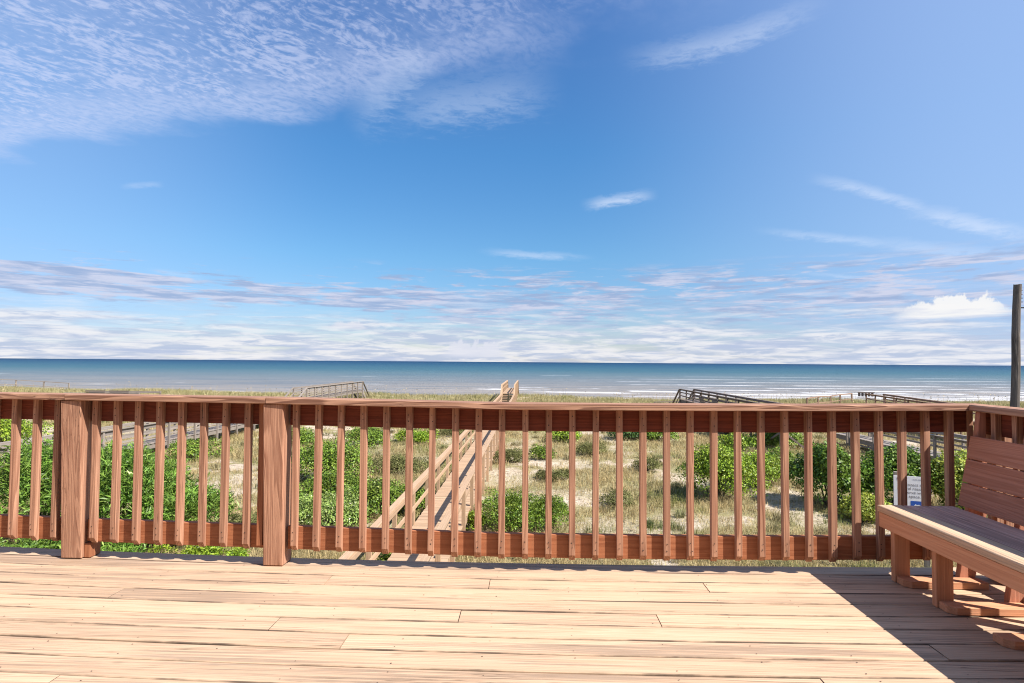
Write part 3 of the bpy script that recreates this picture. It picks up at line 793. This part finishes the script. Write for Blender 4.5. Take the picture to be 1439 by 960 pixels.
S('small green bush beyond the grey boardwalk posts at left', -15.2, 25.6, 1.3, 1.1, 1.0, 'green', 3500, .09, .5)
S('green bush partly hidden by the second thick railing post', -13.5, 32.0, 1.2, 1.2, .7, 'green', 2500, .1, .5)
S('grassy low bush on bare sand at left', -8.8, 20.2, .8, .8, .5, 'scrub', 1800, .09, .3, upright=1.)
S('rounded green bush right of the second thick post', -7.2, 20.6, 1.55, 1.4, 1.55, 'green', 11000, .08, .55, 14)
S('wide pale-leaved bush left of the central boardwalk, dotted with tiny cream flowers', -5.6, 15.9, 1.45, 1.3, .95, 'pale', 12000, .065, .55, 14)
S('dense green bush touching the left rail of the central boardwalk', -4.45, 16.7, .95, 1.0, 1.0, 'green', 8500, .07, .55, 12)
S('green bush behind the cream-flowered bush', -6.1, 17.9, 1.4, 1.0, 1.05, 'green', 8000, .075, .55, 12)
S('grey-green scrub mound near the left rail of the central boardwalk', -5.3, 22.6, 1.6, .9, .72, 'scrub', 6500, .07, .4, 12)
S('green bush far left of the central boardwalk among pale sand', -9.0, 30.6, 1.5, 1.2, 1.0, 'green', 5000, .1, .5, 12)
S('low bright shrub on the sand left of the central boardwalk', -6.4, 31.2, 1.6, 1.2, .7, 'bright', 3600, .11, .4, 10, upright=.6)
S('small green clump behind the second thick post edge', -12.2, 30.2, .9, .9, .7, 'green', 2000, .1, .5)
S('low grassy shrub beside the far left rail of the central boardwalk', -4.6, 34.6, 1.4, 1.6, .6, 'scrub', 2600, .12, .25, 9, upright=1.)
S('small leafy bush between the left rail posts of the central boardwalk', -3.45, 17.2, .45, .9, .7, 'green', 2600, .07, .5, 7)
S('small green plant under the near end of the central boardwalk rail', -2.95, 12.2, .35, .4, .55, 'bright', 1200, .07, .4, 6)
S('dense rounded bush close to the right rail of the central boardwalk', -.55, 15.5, 1.15, .95, 1.0, 'green', 11000, .075, .3, 14, upright=.8)
S('right neighbour of the rounded bush, slightly lower, on pale sand', .55, 15.6, .65, .7, .85, 'green', 5000, .075, .3, 9, upright=.8)
S('bright green sprig cluster below the right boardwalk rail', -1.5, 15.2, .35, .5, .62, 'bright', 1800, .07, .4, 6)
S('low dark grassy shrub just right of the central boardwalk', -.9, 25.3, 1.1, 1.0, .55, 'scrub', 3200, .12, .2, 9, upright=1.)
S('low green shrub in the middle of the pale sand', .5, 26.2, .7, .8, .6, 'green', 2000, .1, .3, 8, upright=1.)
S('bright low bush beyond the middle sand patch', 2.0, 32.2, 1.3, 1.0, .8, 'bright', 3000, .11, .45, 10)
S('grassy green hummock in the middle distance', 2.9, 27.4, .8, .8, .6, 'scrub', 2000, .12, .2, 8, upright=1.)
S('flat grey-green clump in the centre of the sand', 1.0, 21.6, 1.1, .6, .38, 'scrub', 2600, .10, .22, 9, upright=1.)
S('greyish low plant with reddish stems right of centre', 2.75, 18.3, .6, .6, .5, 'scrub', 2200, .07, .3, 8)
S('dark green bush in the distance right of centre', 5.6, 33.3, 1.5, 1.2, 1.0, 'dark', 4500, .11, .5, 12)
S('green bush beside the dark distant bush', 7.3, 33.0, 1.3, 1.1, .85, 'green', 3800, .11, .5, 10)
S('grassy tussock shrub left of the large vine-covered bush', 4.9, 24.0, .7, .6, .5, 'scrub', 1800, .12, .2, 8, upright=1.)
S('large bright green bush with arching sprays, right of centre', 6.3, 19.6, 1.25, 1.2, 1.75, 'bright', 15000, .085, .45, 16)
S('paler bush touching the right side of the large bright bush', 8.1, 21.0, 1.1, 1.0, 1.35, 'bright', 8000, .085, .4, 12)
S('small light green bush on the path edge behind the large bright bush', 9.7, 22.6, .8, .8, 1.1, 'green', 3500, .09, .45, 9)
S('tall glossy dark-leaved bush left of the white sign', 9.55, 18.6, 1.25, 1.2, 2.0, 'glossy', 14000, .095, .6, 14)
S('tall glossy dark-leaved bush directly behind the white sign', 11.4, 18.4, 1.35, 1.2, 2.05, 'glossy', 14000, .095, .6, 14)
S('yellow-green broad-leaved bush right of the white sign', 12.9, 17.4, 1.05, 1.0, 1.9, 'yellow', 10000, .10, .5, 12)
S('light green trailing vine at the foot of the glossy bushes', 9.6, 16.9, 1.0, .7, .75, 'yellow', 5000, .09, .5, 10)
S('green bush beyond the bench back at right', 15.2, 18.2, 1.6, 1.4, 1.8, 'green', 8000, .1, .5, 12)
S('green bush under the near end of the dark platform', 13.0, 31.5, 1.8, 1.4, 1.0, 'green', 5000, .11, .5, 11)
S('bush among the dark platform posts', 10.9, 30.5, 1.1, 1.2, .8, 'bright', 3000, .11, .5, 9)
S('deep green bush in the shade below the dark platform', 12.4, 36.0, 1.5, 1.8, 1.2, 'dark', 3500, .12, .5, 10)

# ------------------------------------------------------------------ grass
def grass_mat(name, lo, hi):
    m, t, p = material(name)
    rp = t.new('ShaderNodeNewGeometry').outputs['Random Per Island']
    co = t.new('ShaderNodeTexCoord').outputs['Object']
    n = t.noise(co, .42, 4, .6)
    dry = t.ramp(rp, [(0., lo[0]), (1., hi[0])]); grn = t.ramp(rp, [(0., lo[1]), (1., hi[1])])
    c = t.mix(t.mr(n, .50, .66), dry, grn)
    t.put(p.inputs['Base Color'], c); p.inputs['Roughness'].default_value = .7; p.inputs['Specular IOR Level'].default_value = .2
    tr = t.new('ShaderNodeBsdfTranslucent'); t.put(tr.inputs[0], c)
    mx = t.new('ShaderNodeMixShader'); mx.inputs[0].default_value = .3
    t.L.new(p.outputs[0], mx.inputs[1]); t.L.new(tr.outputs[0], mx.inputs[2]); t.L.new(mx.outputs[0], t.N['Material Output'].inputs[0])
    return m
def blades(px, py, pz, hgt, wid, lean, flop):
    """one bent blade (2 quads sharing the middle) per row"""
    n = len(px); an = rng.uniform(0, 2 * math.pi, n)
    dx, dy = np.cos(an), np.sin(an)
    fa = rng.uniform(0, 2 * math.pi, n); sx_, sy_ = np.cos(fa), np.sin(fa)
    base = np.stack([px, py, pz], 1); side = np.stack([sx_, sy_, 0 * sx_], 1) * (wid / 2)[:, None]
    out = np.stack([dx, dy, 0 * dx], 1)
    mid = base + out * (hgt * lean * .35)[:, None] + np.array([0, 0, 1.]) * (hgt * .62)[:, None]
    tip = base + out * (hgt * (lean + flop))[:, None] + np.array([0, 0, 1.]) * (hgt * (1 - flop * .55))[:, None]
    V = np.stack([base - side, base + side, mid + side * .8, mid - side * .8, tip], 1)
    F4 = np.array([[0, 1, 2, 3]]); 
    Vf = V.reshape(-1, 3); b = np.arange(n)[:, None] * 5
    Q = np.concatenate([b + np.array([[0, 1, 2]]), b + np.array([[0, 2, 3]]), b + np.array([[3, 2, 4]])], 0)
    return Vf, Q
def tufts(n_tuft, per, xr, yr, hr, wr, cov_gain=1., spread=.16, biased=True, minc=.12):
    u = rng.random(n_tuft * 5)
    y = yr[0] + (yr[1] - yr[0]) * u ** 1.35
    x = rng.uniform(-1, 1, len(y)) * (y * 1.02 + 2) + .0
    ok = (x > xr[0]) & (x < xr[1])
    c = grass_cover(x, y); ok &= rng.random(len(y)) < np.clip(c * cov_gain + minc, 0, 1)
    # keep the walkways' decks and near bush cores clear enough
    ok &= ~((np.abs(x + 2.23) < .75) & (y < 55) & (rng.random(len(y)) < .6))
    x = x[ok][:n_tuft]; y = y[ok][:n_tuft]; c = c[ok][:n_tuft]
    th = rng.uniform(hr[0], hr[1], len(x)) * (.55 + .6 * c)
    X_ = np.repeat(x, per) + rng.normal(0, spread, len(x) * per); Y_ = np.repeat(y, per) + rng.normal(0, spread, len(x) * per)
    H_ = np.repeat(th, per) * rng.uniform(.6, 1.25, len(X_))
    W_ = rng.uniform(wr[0], wr[1], len(X_)) * (.7 + Y_ / 32.)
    Z_ = ground_h(X_, Y_) - .02
    return blades(X_, Y_, Z_, H_, W_, rng.uniform(.1, .8, len(X_)), rng.uniform(0, .7, len(X_)))
gm = grass_mat('dune_grass_blades', ((.25, .19, .085), (.10, .12, .028)), ((.60, .48, .25), (.27, .29, .08)))
V, F = tufts(30000, 11, (-60, 60), (10.5, 52), (.14, .34), (.006, .013))
o = np_mesh('dune_grass', V, F, gm); o['kind'] = 'stuff'; o['label'] = 'matted straw and green dune grass over the pale sand'; o['category'] = 'grass'
# loose tussocks standing out of the matted grass
n = 560
y = 12 + 40 * rng.random(n * 4) ** 1.2; x = rng.uniform(-1, 1, n * 4) * (y * 1.0 + 2)
ok = (rng.random(len(y)) < grass_cover(x, y) * .8 + .12) & ~((np.abs(x + 2.23) < .9)); x = x[ok][:n]; y = y[ok][:n]; per = 70
rad = np.repeat(rng.uniform(.10, .34, len(x)), per); an = rng.uniform(0, 2 * math.pi, len(rad)); q = np.sqrt(rng.random(len(rad)))
X_ = np.repeat(x, per) + rad * q * np.cos(an); Y_ = np.repeat(y, per) + rad * q * np.sin(an)
Hh = np.repeat(rng.uniform(.22, .5, len(x)), per) * rng.uniform(.6, 1.15, len(X_)) * (1.1 - .5 * q)
V, F = blades(X_, Y_, ground_h(X_, Y_) - .02, Hh, rng.uniform(.008, .016, len(X_)) * (.7 + Y_ / 32.), rng.uniform(.1, .9, len(X_)), rng.uniform(0, .6, len(X_)))
o = np_mesh('grass_tussocks', V, F, grass_mat('tussock_blades', ((.16, .13, .07), (.06, .085, .03)), ((.42, .37, .20), (.20, .24, .085)))); o['kind'] = 'stuff'; o['label'] = 'darker olive tussocks of dune grass dotted over the sand'; o['category'] = 'grass'
# dry stems and litter lying on the sand
n = 9000
y = 11 + 36 * rng.random(n) ** 1.3; x = rng.uniform(-1, 1, n) * (y * 1.0 + 2)
d_ = rng.uniform(0, 2 * math.pi, n); L_ = rng.uniform(.08, .32, n); w_ = rng.uniform(.006, .014, n)
z = ground_h(x, y) + .012
dx_, dy_ = np.cos(d_) * L_ / 2, np.sin(d_) * L_ / 2; ex_, ey_ = -np.sin(d_) * w_, np.cos(d_) * w_
V = np.stack([np.stack([x - dx_, y - dy_, z], 1), np.stack([x + ex_, y + ey_, z + .03], 1), np.stack([x + dx_, y + dy_, z + .01], 1), np.stack([x - ex_, y - ey_, z + .015], 1)], 1).reshape(-1, 3)
o = np_mesh('dry_litter', V, np.arange(4 * n).reshape(-1, 4), simple('dry_stem', (.20, .15, .10), .9, var=.5)); o['kind'] = 'stuff'; o['label'] = 'dry stems and plant litter lying on the sand'; o['category'] = 'plant litter'
# the crest and far dunes
n = 15000
y = rng.uniform(50, 72, n * 3); x = rng.uniform(-1, 1, n * 3) * (y * 1.05 + 4)
ok = rng.random(len(y)) < (grass_cover(x, y) * .95 + .03); x = x[ok][:n]; y = y[ok][:n]; per = 10
X_ = np.repeat(x, per) + rng.normal(0, .25, len(x) * per); Y_ = np.repeat(y, per) + rng.normal(0, .25, len(x) * per)
V, F = blades(X_, Y_, ground_h(X_, Y_) - .03, rng.uniform(.22, .62, len(X_)), rng.uniform(.018, .035, len(X_)), rng.uniform(.05, .6, len(X_)), rng.uniform(0, .5, len(X_)))
o = np_mesh('crest_grass', V, F, grass_mat('crest_grass_blades', ((.30, .26, .12), (.17, .18, .06)), ((.46, .40, .22), (.30, .30, .11)))); o['kind'] = 'stuff'; o['label'] = 'tall tan and green grass along the dune crest'; o['category'] = 'grass'
# sea oats: thin stalks with nodding seed heads
n = 620
y = rng.uniform(50, 70, n); x = rng.uniform(-1, 1, n) * (y * 1.05); x = np.where(rng.random(n) < .35, rng.uniform(8, 60, n), x)
V1, F1 = blades(x, y, ground_h(x, y), rng.uniform(.8, 1.25, n), np.full(n, .018), rng.uniform(.0, .15, n), rng.uniform(0, .12, n))
tips = V1.reshape(-1, 5, 3)[:, 4]
Np = rng.normal(size=(n, 3)); Np /= np.linalg.norm(Np, axis=1)[:, None]
V2, F2 = leaf_quads(tips - np.array([0, 0, .1]), Np, np.full(n, .2), np.full(n, .07))
F2t = np.concatenate([F2[:, [0, 1, 2]], F2[:, [0, 2, 3]]], 0) + len(V1)
o = np_mesh('sea_oats', np.concatenate([V1, V2]), np.concatenate([F1, F2t]), simple('sea_oat_straw', (.38, .30, .17), .8)); o['kind'] = 'stuff'; o['label'] = 'thin sea oat stalks with seed heads on the dune crest'; o['category'] = 'grass'

# ------------------------------------------------------------------ camera
cam = bpy.data.cameras.new('camera'); co_ = bpy.data.objects.new('camera', cam); col.objects.link(co_); scene.camera = co_
cam.sensor_width = 36; cam.lens = 36 * 800 / 1439; cam.clip_start = .05; cam.clip_end = 60000
psi, pit, rol = R(2.0), math.atan(28.6 / 800), math.atan(.0073)
Mc = Matrix.Rotation(psi, 4, 'Z') @ Matrix.Rotation(math.pi / 2 + pit, 4, 'X') @ Matrix.Rotation(rol, 4, 'Z')
co_.matrix_world = Matrix.Translation((0, 0, EYE)) @ Mc

# ------------------------------------------------------------------ sun and sky
sd = Vector((.811, -.42, 1.0)).normalized()
elev = math.asin(sd.z); azim = math.atan2(sd.x, sd.y)
sl = bpy.data.lights.new('sun', 'SUN'); sl.energy = 5.0; sl.angle = R(.5); sl.color = (1., .93, .85)
so = bpy.data.objects.new('sun', sl); col.objects.link(so); so.rotation_euler = sd.to_track_quat('Z', 'Y').to_euler(); so.location = (20, -20, 40)

wd = bpy.data.worlds.new('World'); scene.world = wd; wd.use_nodes = True
t = NT(wd.node_tree); bg = t.N['Background']
sky = t.new('ShaderNodeTexSky', sky_type='NISHITA', sun_disc=False, sun_elevation=elev, sun_rotation=azim)
sky.altitude = 0; sky.air_density = 1.0; sky.dust_density = .15; sky.ozone_density = 3.0
gc = t.new('ShaderNodeTexCoord').outputs['Generated']
dx, dy, dz = t.xyz(t.vm('NORMALIZE', gc))
az = t.mul(t.m('ARCTAN2', dx, dy), 180 / math.pi); el = t.mul(t.m('ARCSINE', dz), 180 / math.pi)
skyc = t.mix(1., sky.outputs[0], t.ramp(t.mr(el, 0., 34., 0., 1., False), [(0., (.86, .86, 1.0)), (.12, (.78, .90, 1.10)), (.30, (.70, 1.07, 1.27)), (.6, (.60, 1.14, 1.46)), (1., (.74, 1.16, 1.60))]), 'MULTIPLY')
K = 8.6
glow = t.m('MAXIMUM', t.mr(az, 2., 44., 0., .62), t.mr(az, -18., -46., 0., .34))
skyc = t.mix(glow, skyc, (K * .46, K * .63, K * .98))
zc_ = t.m('MAXIMUM', dz, .02)
pxp = t.m('DIVIDE', dx, zc_); pyp = t.m('DIVIDE', dy, zc_)
pl = t.comb(pxp, pyp, 0.)
# 1. mackerel sheet high at left
nlow = t.noise(pl, 1.6, 4, .55)
edge = t.add(t.sub(t.sub(1.97, t.mul(pxp, .31)), pyp), t.mul(t.sub(nlow, .5), .9))
m1 = t.mr(edge, -.02, .30)
m1 = t.mul(m1, t.mr(t.add(pxp, t.mul(t.sub(nlow, .5), 2.6)), -.75, .5, 1., .0))
rot = t.mapping(pl, (1, 1, 1), (0, 0, 0), (0, 0, R(38)))
wv = t.vm('ADD', rot, t.vm('MULTIPLY', t.noise(pl, 5., 3, .5, 0., 1), (.12, .12, 0)))
mack = t.noise(t.mapping(wv, (1., .62, 1)), 42., 4, .6, .0)
mack2 = t.noise(t.mapping(wv, (1., .6, 1)), 6., 4, .55)
mk = t.mr(t.add(mack, t.mul(t.sub(mack2, .5), .6)), .34, .70)
soft = t.mr(edge, .05, .62, 1., .25)
m1 = t.mul(m1, t.m('MAXIMUM', t.mul(mk, .85), t.mul(soft, t.mr(mack, .2, .65, .35, 1.))))
# 2. separate wisps: (az, el, length, thickness, tilt, strength) in degrees
def px2(x, y):
    u = (x - 719.5) / 800.; v = (508.6 + .0073 * (x - 720) - y) / 800.
    a = math.degrees(math.atan(u)) - 2.0
    return a, math.degrees(math.atan(v * math.cos(math.atan(u))))
wn = t.noise(t.comb(t.mul(az, .22), t.mul(el, .8), 3.), 2.2, 6, .68, .4)
wis = None
def streak(p, q, th, s, taper=1., bend=0.):
    global wis
    (a0, e0), (a1, e1) = px2(*p), px2(*q)
    cx, cy = (a0 + a1) / 2, (e0 + e1) / 2; L = math.hypot(a1 - a0, e1 - e0) / 2; ca, sa = (a1 - a0) / (2 * L), (e1 - e0) / (2 * L)
    X_ = t.add(t.mul(t.sub(az, cx), ca), t.mul(t.sub(el, cy), sa)); Y_ = t.sub(t.mul(t.sub(el, cy), ca), t.mul(t.sub(az, cx), sa))
    Xn = t.m('DIVIDE', X_, L)
    if bend: Y_ = t.add(Y_, t.mul(t.mul(Xn, Xn), bend))
    Y_ = t.add(Y_, t.mul(t.sub(wn, .5), th * 1.6))
    g_ = t.mul(t.mr(t.m('ABSOLUTE', Xn), .25, 1.08, 1., 0.), t.mr(t.m('ABSOLUTE', Y_), 0., th, 1., 0.))
    g_ = t.mul(g_, t.mr(wn, .25, .62, .35 * s, s))
    wis = g_ if wis is None else t.m('MAXIMUM', wis, g_)
streak((870, 88), (1180, -5), 1.5, .42, bend=-.8)
streak((815, 287), (925, 270), .8, .72)
streak((1140, 240), (1340, 300), .7, .55, bend=.3)
streak((1270, 290), (1480, 335), .9, .65)
streak((1060, 322), (1300, 345), .6, .42)
streak((1200, 335), (1500, 368), .8, .40)
streak((670, 352), (835, 362), .55, .5)
streak((520, 150), (790, 112), 3.0, .33)
streak((480, 170), (610, 60), 3.2, .35)
streak((160, 260), (225, 256), .35, .35)
streak((200, 378), (290, 392), .4, .3)
streak((-20, 395), (160, 405), .5, .55)
streak((1100, 380), (1360, 402), .25, .35)
# 3. low banks over the sea
lowv = t.comb(t.mul(az, .052), t.mul(el, .50), 0.)
lw = t.noise(lowv, 2.0, 7, .60, .35)
lw2 = t.noise(t.vm('ADD', lowv, (7.3, 2.1, 4.)), 3.1, 7, .62, .3)
white = t.mul(t.mr(t.add(lw, t.mr(el, 1.0, 6.0, .16, -.16, False)), .38, .66), t.mr(el, 5.2, 7.2, 1., 0.))
sl = t.mr(az, -46., 40., .35, -.35, False)      # the grey bank is thicker towards the left and centre
gband = t.mr(t.m('ABSOLUTE', t.sub(el, t.add(5.9, sl))), .3, 2.0, .20, -.20)
grey = t.mul(t.mr(t.add(t.add(t.mul(t.sub(lw2, .5), 1.5), .5), gband), .48, .68), t.mr(t.m('ABSOLUTE', t.sub(el, 5.6)), 2.2, 3.6, 1., 0.))
gscat = t.noise(t.vm('ADD', t.comb(t.mul(az, .13), t.mul(el, .95), 0.), (5.3, 3.1, 6.)), 1.9, 7, .62, .3)
gs = t.mul(t.mr(t.add(gscat, t.mr(az, -30., 6., -.10, .055)), .48, .64, 0., .85), t.mr(t.m('ABSOLUTE', t.sub(el, 6.3)), 1.6, 3.8, 1., 0.))
grey2 = t.mul(t.mr(t.noise(t.vm('ADD', t.comb(t.mul(az, .05), t.mul(el, .8), 0.), (1.3, 9.1, 2.)), 2.2, 6, .6), .52, .66), t.mr(el, .4, 5.4, .85, .0))
# heaped clouds: billowy tops above a level base
def heap(p, q, hgt, s):
    (a0, e0), (a1, e1) = px2(*p), px2(*q)
    bn = t.noise(t.comb(t.mul(az, .75), t.mul(el, .5), 11.), 1.0, 5, .6)
    dome = t.mul(t.mr(az, a0, a0 + (a1 - a0) * .35), t.mr(az, a1 - (a1 - a0) * .25, a1, 1., 0.))
    top = t.add(e0, t.mul(dome, t.mul(t.mr(bn, .3, .7, .6, 1.15), hgt)))
    return t.mul(t.mul(t.mr(t.sub(top, el), -.05, .35), t.mr(t.sub(el, e0 - .2), 0., .5)), t.mul(dome, s))
h1 = heap((1235, 450), (1450, 450), 2.0, .95); h2 = heap((605, 502), (720, 502), 1.9, .9); h3 = heap((455, 460), (520, 460), .8, .9)
hh = t.m('MAXIMUM', t.m('MAXIMUM', h1, h2), h3)
c = t.mix(t.mul(m1, .66), skyc, (K * .72, K * .78, K * 1.02))
c = t.mix(t.mul(wis, .8), c, (K * .76, K * .86, K * 1.05))
gtex = t.noise(t.vm('ADD', t.comb(t.mul(az, .12), t.mul(el, 1.2), 0.), (1.3, 7.1, 3.)), 2.2, 6, .6, .3)
gcol = t.mix(t.mr(gtex, .38, .62), (K * .36, K * .46, K * .70), (K * .68, K * .70, K * .86))
gleft = t.mr(t.add(az, t.mul(t.sub(lw2, .5), 30.)), -14., 6., .85, .25)
c = t.mix(t.mul(grey, gleft), c, gcol)
c = t.mix(gs, c, gcol)
wtex = t.noise(t.vm('ADD', t.comb(t.mul(az, .10), t.mul(el, .9), 0.), (3.3, 1.1, 8.)), 2.4, 7, .62, .4)
wcol = t.mix(t.mr(wtex, .40, .60), (K * .52, K * .60, K * .78), (K * .90, K * .90, K * .94))
c = t.mix(t.mul(white, .9), c, wcol)
c = t.mix(grey2, c, (K * .50, K * .58, K * .78))
c = t.mix(t.mul(hh, .92), c, t.mix(t.mr(t.add(t.mul(t.sub(el, 4.2), .2), gtex), .3, .6), (K * .78, K * .80, K * .90), (K * 1.0, K * .99, K * .97)))
t.put(bg.inputs[0], c); bg.inputs[1].default_value = .058

scene.view_settings.view_transform = 'Standard'; scene.view_settings.look = 'None'; scene.view_settings.gamma = 1
scene.view_settings.exposure = .98
scene.render.engine = 'CYCLES'
scene.cycles.filter_width = 1.1
scene.cycles.max_bounces = 4; scene.cycles.diffuse_bounces = 3; scene.cycles.glossy_bounces = 2; scene.cycles.transmission_bounces = 2
scene.cycles.use_denoising = True
